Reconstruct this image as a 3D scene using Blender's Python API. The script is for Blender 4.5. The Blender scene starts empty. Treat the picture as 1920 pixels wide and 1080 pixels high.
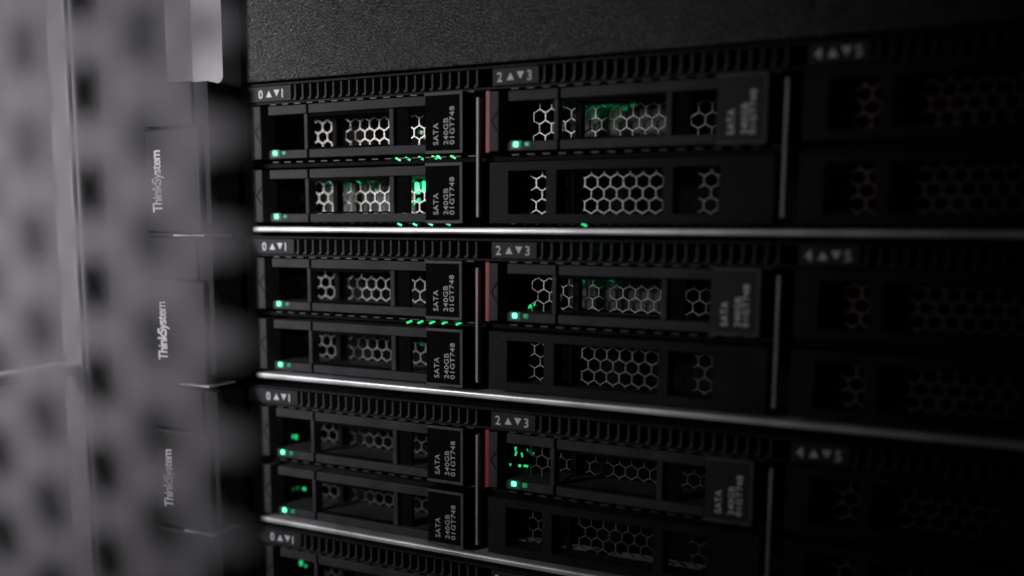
import bpy, bmesh, math, random
from mathutils import Vector, Matrix
random.seed(7)
MM = 0.001
SC = bpy.context.scene
COL = SC.collection

# ------------------------------------------------------------------ camera
cam = bpy.data.cameras.new("camera")
cam_o = bpy.data.objects.new("camera", cam); COL.objects.link(cam_o)
cam_o.location = (185.07*MM, -211.68*MM, -39.56*MM)
cam_o.rotation_euler = (math.radians(83.179), math.radians(-0.445), math.radians(25.153))
cam.sensor_width = 36; cam.lens = 1689.355/1920*36
cam.shift_x = -20.669/1920; cam.shift_y = 98.953/1920
cam.clip_start = 0.004; cam.clip_end = 50
cam.dof.use_dof = True
cam.dof.focus_distance = 0.2475
cam.dof.aperture_fstop = 4.0
cam.dof.aperture_blades = 7
SC.camera = cam_o

# ------------------------------------------------------------------ world, lamps, exposure
w = bpy.data.worlds.new("World"); SC.world = w; w.use_nodes = True
bg = w.node_tree.nodes["Background"]
bg.inputs[0].default_value = (0.9, 0.88, 1.0, 1); bg.inputs[1].default_value = 0.004
SC.view_settings.view_transform = 'Standard'
SC.view_settings.look = 'None'
SC.view_settings.gamma = 1
SC.view_settings.exposure = 0
SC.view_settings.use_curve_mapping = False

def spot(name, loc, target, power, half_deg, radius, blend=1.0, col=(1, .97, 1)):
    l = bpy.data.lights.new(name, 'SPOT')
    l.energy = power; l.spot_size = math.radians(half_deg*2); l.spot_blend = blend
    l.shadow_soft_size = radius*MM; l.color = col
    o = bpy.data.objects.new(name, l); COL.objects.link(o)
    o.location = Vector(loc)*MM
    o.rotation_euler = (Vector(target)-Vector(loc)).to_track_quat('-Z', 'Y').to_euler()
    return o
spot("aisle_lamp", (-120, -300, 10), (-16, 0, -24), 6.2, 30, 35)
spot("door_fill_spot", (230, -330, 0), (58, -147, -40), 2.5, 15.5, 28)  # added spot without a real source, brightens the door leaf

# ------------------------------------------------------------------ materials
def mat(name, col, rough=.5, metal=0., noise=None, bump=None, spec=.5, emit=None, estr=0, dust=0.):
    m = bpy.data.materials.new(name); m.use_nodes = True
    nt = m.node_tree; b = nt.nodes["Principled BSDF"]
    b.inputs["Base Color"].default_value = (*col, 1)
    b.inputs["Roughness"].default_value = rough
    b.inputs["Metallic"].default_value = metal
    b.inputs["Specular IOR Level"].default_value = spec
    if emit:
        b.inputs["Emission Color"].default_value = (*emit, 1)
        b.inputs["Emission Strength"].default_value = estr
    tc = nt.nodes.new("ShaderNodeTexCoord")
    if noise:   # (scale per mm, low, high): uneven colour and gloss
        sc, lo, hi = noise
        n = nt.nodes.new("ShaderNodeTexNoise"); n.inputs["Scale"].default_value = sc*1000
        n.inputs["Detail"].default_value = 4
        nt.links.new(tc.outputs["Object"], n.inputs["Vector"])
        r = nt.nodes.new("ShaderNodeMapRange")
        r.inputs["From Min"].default_value = .3; r.inputs["From Max"].default_value = .7
        r.inputs["To Min"].default_value = lo; r.inputs["To Max"].default_value = hi
        nt.links.new(n.outputs["Fac"], r.inputs["Value"])
        mx = nt.nodes.new("ShaderNodeMix"); mx.data_type = 'RGBA'; mx.blend_type = 'MULTIPLY'
        mx.inputs[0].default_value = 1
        mx.inputs[6].default_value = (*col, 1)
        nt.links.new(r.outputs["Result"], mx.inputs[7])
        nt.links.new(mx.outputs[2], b.inputs["Base Color"])
        if dust:   # pale specks and soft smudges lying on the surface
            n3 = nt.nodes.new("ShaderNodeTexNoise"); n3.inputs["Scale"].default_value = 2600
            n3.inputs["Detail"].default_value = 1
            nt.links.new(tc.outputs["Object"], n3.inputs["Vector"])
            d = nt.nodes.new("ShaderNodeMapRange")
            d.inputs["From Min"].default_value = .66; d.inputs["From Max"].default_value = .76
            d.inputs["To Max"].default_value = dust
            nt.links.new(n3.outputs["Fac"], d.inputs["Value"])
            md = nt.nodes.new("ShaderNodeMix"); md.data_type = 'RGBA'
            nt.links.new(d.outputs["Result"], md.inputs[0]); nt.links.new(mx.outputs[2], md.inputs[6])
            md.inputs[7].default_value = (.30, .29, .28, 1)
            nt.links.new(md.outputs[2], b.inputs["Base Color"])
        r2 = nt.nodes.new("ShaderNodeMapRange")
        r2.inputs["To Min"].default_value = max(.05, rough-.1); r2.inputs["To Max"].default_value = min(1, rough+.1)
        nt.links.new(n.outputs["Fac"], r2.inputs["Value"]); nt.links.new(r2.outputs["Result"], b.inputs["Roughness"])
    if bump:    # (scale per mm, strength, depth in mm): moulded or powder-coat grain
        sc, st, ds = bump
        n2 = nt.nodes.new("ShaderNodeTexNoise"); n2.inputs["Scale"].default_value = sc*1000
        n2.inputs["Detail"].default_value = 2
        nt.links.new(tc.outputs["Object"], n2.inputs["Vector"])
        bp = nt.nodes.new("ShaderNodeBump"); bp.inputs["Strength"].default_value = st
        bp.inputs["Distance"].default_value = ds*MM
        nt.links.new(n2.outputs["Fac"], bp.inputs["Height"])
        nt.links.new(bp.outputs["Normal"], b.inputs["Normal"])
    return m
M = dict(
    plastic=mat("black_moulded_plastic", (.011, .011, .0122), .6, 0, (.12, .6, 1.35), (2.2, .25, .08), spec=.12, dust=.35),
    bar=mat("charcoal_plastic", (.039, .038, .041), .6, 0, (.14, .65, 1.3), (2.5, .25, .06), spec=.15, dust=.35),
    border=mat("grey_label_edge", (.075, .073, .077), .55, 0, (.5, .7, 1.2), spec=.2),  # lighter grey than the block it edges
    dark=mat("matt_black", (.006, .006, .0065), .7, 0, (.3, .7, 1.2), spec=.08),
    label=mat("label_film", (.0062, .0060, .0067), .6, 0, (.4, .85, 1.1), (3, .12, .04), spec=.0, dust=.04),
    mesh=mat("stamped_steel", (.30, .29, .275), .38, .85, (.6, .7, 1.15), (2, .15, .05)),
    steel=mat("bright_steel", (.80, .80, .82), .42, .5, (.07, .6, 1.05), (.9, .2, .06)),
    divider=mat("brushed_divider", (.26, .26, .27), .5, .2, (.2, .8, 1.1), (1.5, .1, .03)),
    sheet=mat("galvanised_sheet", (.07, .07, .073), .5, .4, (.3, .7, 1.1)),
    powder=mat("grey_powder_coat", (.014, .0137, .0148), .32, 0, (1.5, .15, 2.3), (1.7, 1.0, .55), spec=.42),
    door=mat("door_powder_coat", (.38, .368, .385), .5, 0, (.3, .85, 1.1), (2.0, .4, .1)),
    ear=mat("ear_plastic", (.012, .0117, .0124), .55, 0, (.2, .8, 1.15), (2.0, .25, .06), spec=.2),
    pale=mat("pale_grey_enamel", (.21, .206, .214), .42, 0, (.1, .9, 1.05), (1.4, .15, .05)),
    post=mat("post_paint", (.016, .0155, .0165), .55, 0, (.1, .8, 1.1), (1.5, .3, .1), spec=.2),
    frame=mat("frame_paint", (.042, .041, .0435), .5, 0, (.1, .8, 1.1), (1.5, .3, .1)),
    back=mat("grey_enamel", (.07, .068, .071), .5, 0, (.1, .8, 1.1)),
    streak=mat("edge_streak", (.17, .166, .173), .5, 0, (.05, .75, 1.1)),
    rail=mat("bright_rail", (.85, .84, .86), .35, .2, (.1, .8, 1.05)),
    tag=mat("lightened_label", (.030, .0293, .0312), .55, 0, (.3, .8, 1.15), (2.5, .2, .05), spec=.2),  # lighter copy of the label colour, offsetting weaker light mid-rack
    red=mat("terracotta_plastic", (.30, .025, .025), .5, 0, (.4, .85, 1.1)),
    ink=mat("white_print", (.62, .61, .64), .6, 0, (1.5, .8, 1.1)),
    ink_drive=mat("grey_print", (.47, .46, .48), .6, 0, (1.2, .6, 1.15)),
    plate=mat("bay_number_plate", (.030, .0295, .0315), .55, 0, (.2, .8, 1.15), spec=.15),
    mesh_brown=mat("brownish_steel", (.40, .25, .245), .4, .7, (.6, .7, 1.15)),
    ink_tag=mat("lightened_print", (.85, .84, .86), .6, 0, (1.2, .7, 1.1)),  # lighter copy of the drive print, offsetting weaker light mid-rack
    ink_ear=mat("silver_print", (.45, .44, .455), .5, 0, (1.5, .8, 1.1)),
    led=mat("green_led_lens", (.02, .2, .1), .3, 0, emit=(.13, 1, .46), estr=2.5),
    led_halo=mat("led_halo_glow", (.02, .05, .035), .5, 0, emit=(.0, .5, .2), estr=.07),
    led_dim=mat("dim_green_led_lens", (.01, .12, .06), .3, 0, emit=(.01, .5, .18), estr=.35),
    glow=mat("green_glow", (.01, .15, .06), .3, 0, emit=(.02, .75, .22), estr=1.0),
    board=mat("dark_circuit_board", (.018, .028, .022), .5, 0, (.5, .5, 1.3)),
    hidden_led=mat("hidden_green_led", (.01, .15, .06), .3, 0, emit=(.0, .9, .32), estr=11),
    glow_hot=mat("bright_green_glow", (.01, .15, .06), .3, 0, emit=(.03, .9, .30), estr=2.0),
    glow_soft=mat("faint_green_glow", (.01, .15, .06), .3, 0, emit=(.0, .45, .16), estr=.2),
)

# ------------------------------------------------------------------ mesh helpers (coordinates in mm)
def add_box(bm, x0, x1, y0, y1, z0, z1, bev=0., seg=1):
    r = bmesh.ops.create_cube(bm, size=1)
    vs = r["verts"]
    for v in vs:
        v.co = Vector((x0+(v.co.x+.5)*(x1-x0), y0+(v.co.y+.5)*(y1-y0), z0+(v.co.z+.5)*(z1-z0)))*MM
    if bev:
        es = list({e for v in vs for e in v.link_edges})
        bmesh.ops.bevel(bm, geom=es, offset=bev*MM, segments=seg, profile=.5, affect='EDGES', clamp_overlap=True)
def add_prism(bm, pts, y0, y1):
    """pts: outline in x,z (mm); extruded from y0 (front) to y1."""
    f = [bm.verts.new(Vector((x, y0, z))*MM) for x, z in pts]
    b = [bm.verts.new(Vector((x, y1, z))*MM) for x, z in pts]
    bm.faces.new(f); bm.faces.new(b[::-1])
    n = len(pts)
    for i in range(n):
        bm.faces.new((f[i], b[i], b[(i+1) % n], f[(i+1) % n]))
def mesh_from(bm, name, m):
    bmesh.ops.recalc_face_normals(bm, faces=bm.faces[:])
    me = bpy.data.meshes.new(name); bm.to_mesh(me); bm.free()
    me.materials.append(M[m]); return me
def obj(name, me, parent=None, loc=(0, 0, 0)):
    o = bpy.data.objects.new(name, me); COL.objects.link(o)
    o.location = Vector(loc)*MM
    if parent: o.parent = parent
    return o
def boxes(name, m, blist, parent=None, bev=0., seg=1, loc=(0, 0, 0)):
    bm = bmesh.new()
    for b in blist: add_box(bm, *b, bev=bev, seg=seg)
    return obj(name, mesh_from(bm, name, m), parent, loc)
def empty(name, loc, parent=None):
    o = bpy.data.objects.new(name, None); COL.objects.link(o)
    o.location = Vector(loc)*MM; o.empty_display_size = .01
    if parent: o.parent = parent
    return o
def tag(o, label, cat, group=None):
    o["label"] = label; o["category"] = cat
    if group: o["group"] = group
    return o
def copy_tree(o, parent=None):
    c = o.copy(); COL.objects.link(c); c.parent = parent
    for ch in list(o.children): copy_tree(ch, c)
    return c
_txt = {}
def text_mesh(s, height, sx, m, depth=.06, spacing=1.0, weight=0.0):
    """Letters as flat raised print in the x-z plane, origin at the lower left, cap height in mm."""
    k = (s, height, sx, m, spacing, weight)
    if k in _txt: return _txt[k]
    cu = bpy.data.curves.new("print", 'FONT'); cu.body = s; cu.size = 1
    cu.space_character = spacing; cu.offset = weight
    cu.extrude = .01; cu.resolution_u = 3
    t = bpy.data.objects.new("print", cu); COL.objects.link(t)
    bpy.context.view_layer.update()
    me = bpy.data.meshes.new_from_object(t.evaluated_get(bpy.context.evaluated_depsgraph_get()))
    bpy.data.objects.remove(t); bpy.data.curves.remove(cu)
    cap = .73
    xs = [v.co.x for v in me.vertices]; x0 = min(xs)
    for v in me.vertices:
        x, y, z = v.co
        v.co = Vector(((x-x0)*height/cap*sx, -z/.01*depth*.5, y*height/cap))*MM
    me.materials.clear(); me.materials.append(M[m]); _txt[k] = me
    return me
def width_of(me): return max(v.co.x for v in me.vertices)/MM

def perforated(name, m, centers, R, hole, y0, y1, start, nseg, clamp=None, open_right=None):
    """Sheet made of hexagonal cells, each with its own hole; cells share their borders."""
    bm = bmesh.new()
    cor = [(R*math.cos(math.radians(start+60*i)), R*math.sin(math.radians(start+60*i))) for i in range(6)]
    out = []
    for i in range(6):
        a, b = cor[i], cor[(i+1) % 6]
        for j in range(nseg):
            t = j/nseg; out.append((a[0]+(b[0]-a[0])*t, a[1]+(b[1]-a[1])*t))
    inn = []
    for x, z in out:
        if nseg == 1: inn.append((x*hole/R, z*hole/R))
        else:
            l = math.hypot(x, z); inn.append((x/l*hole, z/l*hole))
    n = len(out); cache = {}
    def V(x, y, z):
        if clamp: x = min(x, clamp)
        k = (round(x, 3), round(y, 3), round(z, 3))
        if k not in cache: cache[k] = bm.verts.new(Vector((x, y, z))*MM)
        return cache[k]
    for cx, cz in centers:
        of = [V(cx+x, y0, cz+z) for x, z in out]; ob = [V(cx+x, y1, cz+z) for x, z in out]
        nf = [V(cx+x, y0, cz+z) for x, z in inn]; nb = [V(cx+x, y1, cz+z) for x, z in inn]
        for i in range(n):
            j = (i+1) % n
            if open_right is not None and cx > open_right and i in (0, 5): continue   # cut edge of the sheet
            for q in ((of[i], of[j], nf[j], nf[i]), (ob[j], ob[i], nb[i], nb[j]), (nf[i], nf[j], nb[j], nb[i])):
                if len(set(q)) == 4:
                    try: bm.faces.new(q)
                    except ValueError: pass
    return mesh_from(bm, name, m)

# ================================================================== cabinet
wall = boxes("cabinet_side_wall", "post", [(-88, -83.5, 1, 260, -230, 90)]); wall["kind"] = "structure"
frame = boxes("cabinet_front_frame", "frame", [(-190, -71, -5, .9, -230, 90)], None, 1.2, 3); frame["kind"] = "structure"
boxes("streak_strip", "streak", [(-80.5, -72.5, -6.6, -4.9, -229, 89)], frame, .7, 3)  # pale strip painting a broad highlight along the frame edge
back = boxes("cabinet_back_wall", "dark", [(-83.4, 420, 256, 260, -230, 90)]); back["kind"] = "structure"

post = empty("rack_post", (-48, 4, -230))
tag(post, "grey upright rack post behind the perforated door, left of the printed server latches", "post")
bm = bmesh.new()
add_box(bm, -32, 12, 0, 2, 0, 320, .3); add_box(bm, -32, -30, 2.01, 40, 0, 320, .3)
obj("upright", mesh_from(bm, "upright", "post"), post)

rail = empty("side_rail", (-74.2, -6.8, -86.0))
tag(rail, "thin bright metal rail jutting towards the camera at the left picture edge", "rail")
boxes("flange", "rail", [(-5.5, .9, -115, 0, 1.2, 2.4), ], rail, .35, 2)
boxes("web", "pale", [(-.5, .5, -114, -.4, -.6, 1.18)], rail, .2)
boxes("lower_flange", "sheet", [(-.8, .8, -115, -.2, -1.2, -.62)], rail, .2)

# blanking panel above the servers
pan = empty("blanking_panel", (0, 0, 3.3))
tag(pan, "grainy dark grey powder coated panel above the topmost server", "panel")
boxes("face_plate", "powder", [(-10.5, 330, -1.2, 1.2, .1, 46)], pan, .5, 2)
boxes("lower_flange", "plastic", [(-9.5, 330, 1.22, 20, .35, 1.6)], pan, .2)

br = empty("mounting_flange", (-16, -8, 3))
tag(br, "pale grey rounded metal flange at upper left beside the grainy panel", "flange")
bm = bmesh.new(); pts = []
x0, x1, z0, z1, r = -1.0, 10.5, -.6, 50, 2.2
pts = [(x0, z1), (x0, z0+.6), (x0+.6, z0)]
for i in range(7):
    a = -math.pi/2+i*math.pi/12; pts.append((x1-r+r*math.cos(a), z0+r+r*math.sin(a)))
pts.append((x1, z1))
add_prism(bm, pts, -.6, 7.4)
obj("cover", mesh_from(bm, "cover", "pale"), br)
boxes("back_plate", "back", [(-12, -1.05, 0, 7, .2, 50)], br, .5, 2)

# ================================================================== perforated door leaf
door = empty("perforated_door", (40, -147, -150))
tag(door, "blurred grey perforated metal door leaf standing in front of the rack at left", "door")
PIT = 9.6; CS = PIT*math.sqrt(3)/2
cen = []
for i in range(1, 23):
    cx = 131.3-i*CS-40
    for j in range(-9, 11):
        cz = -35.6-PIT*j+(PIT/2 if i % 2 == 0 else 0)+150
        cen.append((cx, cz))
obj("perforated_sheet", perforated("perforated_sheet", "door", cen, PIT/math.sqrt(3), 3.95, -.4, .4, 0, 1, open_right=78), door)

# ================================================================== drive trays and fillers
HP = 3.42               # hexagon pitch of the stamped steel screens
def hex_screen(name, x0, x1, z0, z1, y):
    cs = []; row = 0; z = z0
    while z <= z1+.01:
        x = x0+(HP/2 if row % 2 else 0)
        while x <= x1+.01:
            cs.append((x, z)); x += HP
        z += HP*math.sqrt(3)/2; row += 1
    return perforated(name, "mesh", cs, HP/math.sqrt(3), HP/math.sqrt(3)-.125, y, y+.7, 30, 1)
D = 15.0                # depth of the steel screen behind the front edge

def build_tray(name):
    """A hot-plug drive tray; origin: column start, front plane, mid height. Half height 7.9 mm."""
    t = empty(name, (0, 0, 0))
    h = boxes("handle", "bar", [(-1.6, 1.0, -.6, 6, -7.6, 7.6)], t, .25, 2)
    bm = bmesh.new()
    add_prism(bm, [(-1.25, 0.1), (.75, 2.7), (.75, 2.1), (-.75, .1), (.75, -2.3), (.75, -2.9)], -.66, -.61)
    obj("arrow_mark", mesh_from(bm, "arrow_mark", "dark"), h)
    boxes("release_strip", "red", [(-2.95, -1.65, -.3, 9, -7.9, 7.9)], t, .2, 2)
    # four charcoal bars with the screens set back between them
    for (a, b) in ((3.4, 17.2), (17.9, 57.1)):
        boxes("upper_bar", "bar", [(a, b, 0, 14.8, 4.9, 7.5)], t, .22, 2)
        lb = boxes("lower_bar", "bar", [(a, b, 0, 14.8, -7.6, -5.2)], t, .22, 2)
        if a < 5:
            l = boxes("indicator_light", "led", [(4.95, 6.4, -.4, .4, -6.65, -5.25)], t, .38, 4)
            boxes("halo_plate", "led_halo", [(4.2, 7.3, -.04, .2, -7.2, -4.95)], t, .1)  # glowing plate painting the halo around the LED
            l2 = boxes("indicator_light", "led_dim", [(8.2, 9.6, -.35, .35, -6.6, -5.35)], t, .32, 4)
    boxes("post", "bar", [(15.9, 17.15, .5, 4, -5.15, 4.85)], t, .15)
    boxes("post", "bar", [(44.8, 46.3, .5, 4, -5.15, 4.85)], t, .15)
    boxes("dark_strip", "dark", [(17.0, 18.7, 12, 14.9, -5.1, 4.8)], t, .1)  # dark strip standing in for the unlit band of screen by the post
    boxes("cover_plate", "label", [(46.35, 50.6, 1.5, 2.6, -5.1, 4.8)], t)
    boxes("window_edge", "label", [(17.95, 44.7, .8, 1.6, 4.0, 4.8)], t)
    boxes("window_edge", "label", [(17.95, 44.7, .8, 1.6, -5.1, -4.6)], t)
    obj("steel_screen", hex_screen("steel_screen", 4.47, 56.5, -6.0, 6.1, D), t)
    # printed end block
    b = boxes("label_block", "label", [(57.4, 68.9, -1.4, 11, -8.0, 8.0)], t, .35, 2)
    boxes("border", "border", [(57.5, 68.8, -1.52, -1.3, 7.15, 7.9), (57.5, 68.8, -1.52, -1.3, -7.9, -7.15),
                            (68.05, 68.8, -1.52, -1.3, -7.14, 7.14)], b)
    for s, x, hgt, ln in (("SATA", 61.5, 1.6, 5.7), ("240GB", 64.5, 1.45, 6.9), ("01GT748", 66.35, 1.45, 9.8)):
        wd = width_of(text_mesh(s, hgt, 1, "ink", spacing=1.1, weight=.01))
        me = text_mesh(s, hgt, ln/wd, "ink_drive", spacing=1.1, weight=.01)
        o = obj("print", me, b, (x, -1.45, -5.7)); o.rotation_euler = (0, -math.pi/2, 0)
    return t

def build_filler(name):
    t = empty(name, (0, 0, 0))
    zt, zb = 5.6, -5.5
    boxes("frame", "plastic", [(-2, 70.6, 0, 6, zt, 7.8), (-2, 70.6, 0, 6, -7.8, zb), (-2, 3.3, 0, 6, zb, zt),
                               (14.0, 16.8, 0, 6, zb, zt), (44.5, 47.0, 0, 6, zb, zt), (58.2, 70.6, 0, 6, zb, zt)], t)
    boxes("dark_strip", "dark", [(19.2, 20.2, 4, 6.2, -5.45, 5.55)], t, .1)
    obj("steel_screen", hex_screen("steel_screen", 1.6, 57.5, -6.2, 6.3, 6.4), t)
    return t

# ================================================================== servers
ROW = (-11.1, -29.35)
DZ = (0, .42, -.29, .06); DX = (0, -.13, -.06, .04)
XR = 235
fin_me = None
bm = bmesh.new()
add_prism(bm, [(-.28, 2.1), (-.28, -1.15), (-.5, -1.55), (-.95, -1.85), (-.95, -2.15), (.0, -2.15), (.28, -1.7), (.28, 2.1)], 0, 7)
fin_me = mesh_from(bm, "vent_fin", "bar")
bm = bmesh.new(); add_box(bm, -1.1, 1.1, 0, 5, -.16, .16, .05); edge_me = mesh_from(bm, "slot_edge", "sheet")
bm = bmesh.new(); add_prism(bm, [(-1.05, -.95), (1.05, -.95), (0, .95)], -.06, .06); up_me = mesh_from(bm, "up_mark", "ink")
bm = bmesh.new(); add_prism(bm, [(-1.05, .95), (0, -.95), (1.05, .95)], -.06, .06); dn_me = mesh_from(bm, "down_mark", "ink")

ORD = ("topmost", "second", "third", "bottom-edge")
def build_server(name, s):
    t = empty(name, (DX[s], 0, -44.45*s+DZ[s]))
    boxes("chassis", "dark", [(-6.5, XR, 26, 150, -39.6, 3.6)], t)
    boxes("top_rail", "plastic", [(-7, XR, -.1, 20, 2.25, 3.0)], t, .15)
    boxes("vent_floor", "plastic", [(-7, XR, .2, 16, -2.95, -2.3)], t, .1)
    boxes("vent_back", "dark", [(-7, XR, 9, 10, -2.28, 2.23)], t)
    boxes("bay_shelf", "dark", [(-3, XR, 3.2, 25, -20.9, -19.8)], t)
    boxes("side_wall", "plastic", [(-7, -4.2, .5, 25.9, -37.8, -3.0)], t, .2)
    # bright lip along the bottom edge
    boxes("bottom_lip", "steel", [(-3.6, XR, -.5, 20, -39.9, -38.2)], t, .55, 3)
    for c in range(3):
        X = 78*c
        if c < 2 or True:
            boxes("divider", "divider", [(72.2, 73.1, -.6, 1.4, -35.6, -4.7)], t, .25, 2, (X, 0, 0))
        # bay numbers
        pl = boxes("bay_label", "plate", [(-6.9 if c == 0 else -1.2, 11.9, -.25, 6, -2.2, 2.15)], t, .15, 1, (X, 0, 0))
        a, b2 = str(2*c), str(2*c+1)
        obj("digit", text_mesh(a, 2.5, .95, "ink", weight=.012), pl, (.1, -.28, -1.25))
        obj("digit", text_mesh(b2, 2.5, .95, "ink", weight=.012), pl, (8.6, -.28, -1.25))
        obj("up_mark", up_me, pl, (3.95, -.28, -.05)); obj("down_mark", dn_me, pl, (6.75, -.28, .05))
        x = 13.2
        while x < (74.8 if c < 2 else 50):
            obj("vent_fin", fin_me, t, (X+x, 0, 0)); x += 2.68
        # sheet metal edges showing through the slots between the bays
        k = 0
        while c < 2 and 5+k*4.35 < 71:
            for z in (-2.75, -19.55):
                obj("slot_edge", edge_me, t, (X+5+k*4.35, .7 if z < -10 else .15, z-.35*(z > -10)))
            k += 1
    # latch ear with print
    e = boxes("ear_latch", "ear", [(-31, -9.3, -15, -2, -40.4, -10.2)], t, .8, 3)
    obj("print", text_mesh("ThinkSystem", 3.8, .74, "ink_ear", spacing=.9, weight=.02), e, (-24.2, -15.05, -34.3)).rotation_euler = (0, -math.pi/2, 0)
    boxes("ear_block", "ear", [(-31, -12.3, -14.4, -2, -9.8, 2.6)], t, .5, 2)
    boxes("ear_spine", "plastic", [(-12.25, -7.05, -13.2, 12, -9.8, 2.4), (-9.28, -7.05, -13.2, 12, -37.6, -9.81)], t)
    boxes("ear_flange", "post", [(-31.5, -7.05, -1.9, 1.5, -40.3, 2.5)], t)
    boxes("ear_lip", "steel", [(-20, -8.2, -15.2, -4, -41.3, -40.75)], t, .15)
    return t

SERVER_LABEL = (
    "topmost black rack server, directly under the grainy grey panel",
    "second black rack server from the top, between two bright metal lips",
    "third black rack server from the top, dimly lit drives",
    "lowest black rack server, cut off by the bottom edge of the picture")
servers = []
for s in range(4):
    t = build_server("rack_server", s)
    tag(t, SERVER_LABEL[s], "server", "servers stacked in the rack"); servers.append(t)

small_me = hex_screen("small_screen", 8.6, 15.4, -4.2, 4.8, 8.0)
proto = build_tray("drive_tray"); fproto = build_filler("drive_filler")
used = {"t": False, "f": False}
def place(kind, s, c, r, label):
    p = proto if kind == "t" else fproto
    o = copy_tree(p) if used[kind] else p
    used[kind] = True
    o.location = Vector((DX[s]+78*c+random.uniform(-.12, .12), random.uniform(-.25, .25), -44.45*s+DZ[s]+ROW[r]+random.uniform(-.12, .12)))*MM
    o.rotation_euler = (0, math.radians(random.uniform(-.14, .14)), math.radians(random.uniform(-.3, .3)))
    tag(o, label, "drive tray" if kind == "t" else "bay filler",
        "drive trays in the servers" if kind == "t" else "empty bay fillers")
    if kind == "t" and c == 1: obj("small_screen", small_me, o)
    for ch in o.children:
        if ch.name.startswith("steel_screen"):
            ch.material_slots[0].link = 'OBJECT'; ch.material_slots[0].material = M["mesh_brown" if c == 2 else "mesh"]
        if ch.name.startswith("label_block"):
            ch.material_slots[0].link = 'OBJECT'; ch.material_slots[0].material = M["label" if c == 0 else "tag"]
            for g in ch.children:
                if g.name.startswith("print"):
                    g.material_slots[0].link = 'OBJECT'; g.material_slots[0].material = M["ink_drive" if c == 0 else "ink_tag"]
        if ch.name.startswith("release_strip"):
            ch.material_slots[0].link = 'OBJECT'; ch.material_slots[0].material = M["plastic" if c == 0 else "red"]
    return o
SN = ("topmost server", "second server down", "third server down", "lowest server")
trays = {}
for s in range(4):
    for r in range(2 if s < 3 else 1):
        trays[s, 0, r] = place("t", s, 0, r, "black SATA drive tray in the %s left bay of the %s" % ("upper" if r == 0 else "lower", SN[s]))
    trays[s, 1, 0] = place("t", s, 1, 0, "black drive tray with red release strip in the %s" % SN[s])
    if s < 3:
        place("f", s, 1, 1, "black honeycomb bay filler below the red-striped tray of the %s" % SN[s])
        for r in range(2):
            place("f", s, 2, r, "dark %s honeycomb bay filler at the right end of the %s" % ("upper" if r == 0 else "lower", SN[s]))

# ------------------------------------------------------------------ green board glow and glints, drawn as emissive pieces
def glint_bits(s, m, spots, y, size, tilt=-.5):  # emissive bits standing in for LED reflections in slots and gaps
    bm = bmesh.new(); add_box(bm, -size, size, -.15, .15, -.32, .32, .1); me = mesh_from(bm, "glow_bit", m)
    for (x, z) in spots:
        o = obj("glow_bit", me, servers[s], (x, y, z)); o.rotation_euler = (0, tilt*-1, 0)
glint_bits(0, "glow", [(46.2, -19.6), (49.3, -19.55), (53.5, -19.5), (57.8, -19.45), (63.6, -19.45)], 2.6, .95, -.4)
glint_bits(0, "glow_hot", [(59.2, -19.35)], 2.6, .8, -.5)
glint_bits(0, "glow", [(46.5, -37.45), (51.5, -37.45), (56.5, -37.4), (62.0, -37.35), (101.5, -37.4)], 2.6, .8, -.4)
glint_bits(1, "glow", [(49.6, -20.5), (53.2, -20.4), (57.0, -20.3), (61.0, -20.2), (65.4, -20.2)], 2.6, 1.0, .4)
glint_bits(1, "glow", [(53.5, .3)], 7.5, .5, .0)
glint_bits(1, "glow_soft", [(52, .2), (55, -.3), (57.4, .3), (97.5, .2), (103, -.6), (107, .1)], 7.5, .8, .3)
glint_bits(1, "glow", [(99.0, -.3), (100.6, .2), (105.0, .4), (106.4, -.2), (54.8, .3), (52.9, -2.1), (57.1, -2.1)], 7.0, .4, .2)
def glow_patch(tray, m, x0, x1, z0, z1, y=15.5):  # glowing plate for the green light showing through the screen
    boxes("glow_bit", m, [(x0, x1, y, y+.6, z0, z1)], tray, .2)
def lit_board(tray, x0, x1, leds, m="hidden_led"):
    boxes("circuit_board", "board", [(x0, x1, 20, 21, -5.2, 7.2)], tray)
    for x in leds: boxes("glow_bit", m, [(x-1, x+1, 17, 17.8, 5.9, 6.6)], tray, .2)  # hidden LEDs added to wash the board green
lit_board(trays[0, 1, 0], 9, 44, (17.5, 23.5))
lit_board(trays[1, 1, 0], 9, 44, (18, 24))
lit_board(trays[0, 0, 1], 5, 41, (12, 24))
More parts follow.
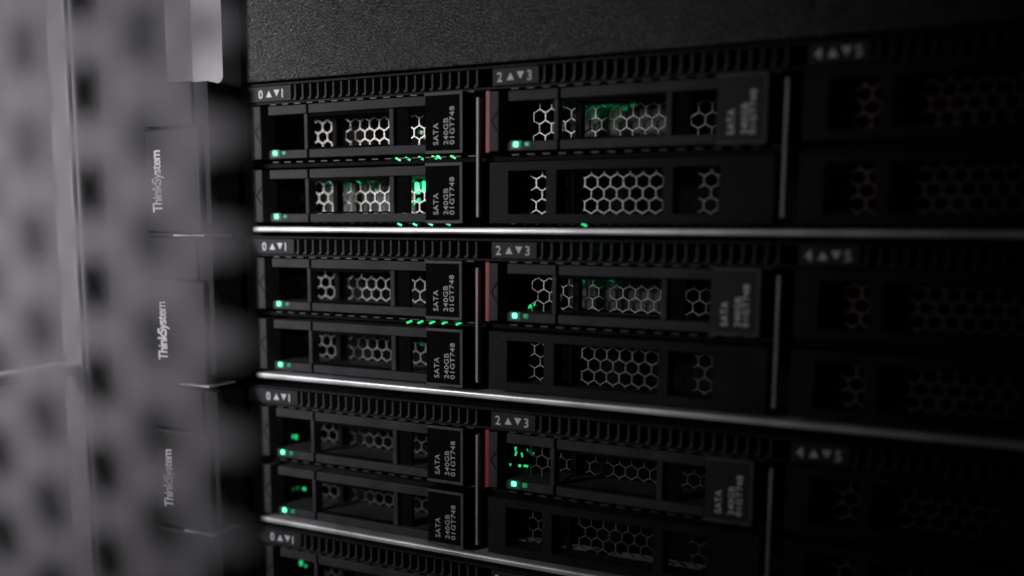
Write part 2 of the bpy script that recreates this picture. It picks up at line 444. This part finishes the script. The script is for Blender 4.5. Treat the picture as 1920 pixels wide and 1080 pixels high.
def scatter(tray, x0, x1, z0, z1, n, m, size=(.35, .9), y=16.6):  # emissive specks standing in for green glints and spill
    for k in range(n):
        a = random.uniform(*size); h = random.uniform(.3, .7)
        x = random.uniform(x0, x1); z = random.uniform(z0, z1)
        o = boxes("glow_bit", m, [(-a, a, 0, .4, -h, h)], tray, .18, 2, (x, y+random.uniform(0, .8), z))
        o.rotation_euler = (0, random.uniform(-.5, .5), 0)
glow_patch(trays[0, 0, 1], "glow_hot", 42.8, 44.6, .8, 4.2, 16.6)
glow_patch(trays[0, 0, 1], "glow_hot", 45.2, 47.6, 1.2, 4.4, 16.8)
scatter(trays[0, 0, 1], 6, 40, 1.8, 4.6, 4, "glow_soft", (.4, .8))
scatter(trays[0, 0, 1], 41, 48, -2.5, .4, 4, "glow", (.3, .6))
scatter(trays[0, 0, 0], 44, 47.5, -1.5, 3.0, 3, "glow_soft")
scatter(trays[0, 1, 0], 15, 32, 2, 4.8, 4, "glow_soft", (.4, .8))
scatter(trays[1, 1, 0], 15, 30, 2, 4.8, 3, "glow_soft", (.4, .8))
scatter(trays[1, 0, 1], 44, 47.5, .0, 3.0, 3, "glow_soft")
scatter(trays[1, 0, 0], 44, 47.5, .0, 4.0, 2, "glow_soft")
scatter(trays[2, 0, 0], -2.4, 1.6, -5.0, -4.3, 5, "glow", (.2, .5), 13)
scatter(trays[2, 0, 1], 1.2, 3.0, -3.8, -2.8, 2, "glow", (.3, .6), 13)
scatter(trays[2, 0, 1], -2.0, 1.0, -4.0, -3.4, 3, "glow_soft", (.3, .6), 13)
scatter(trays[3, 0, 0], -.4, 3.0, -3.2, -2.2, 4, "glow", (.25, .5), 13)
scatter(trays[2, 1, 0], -2.5, 8, -2.6, -.6, 7, "glow", (.12, .3), 15.9)
scatter(trays[2, 1, 0], -2.5, 4, -5.0, -4.5, 4, "glow", (.2, .5), 13.6)
scatter(trays[1, 1, 0], 2.4, 6.0, -4.9, -4.0, 3, "glow", (.15, .35), 13.6)
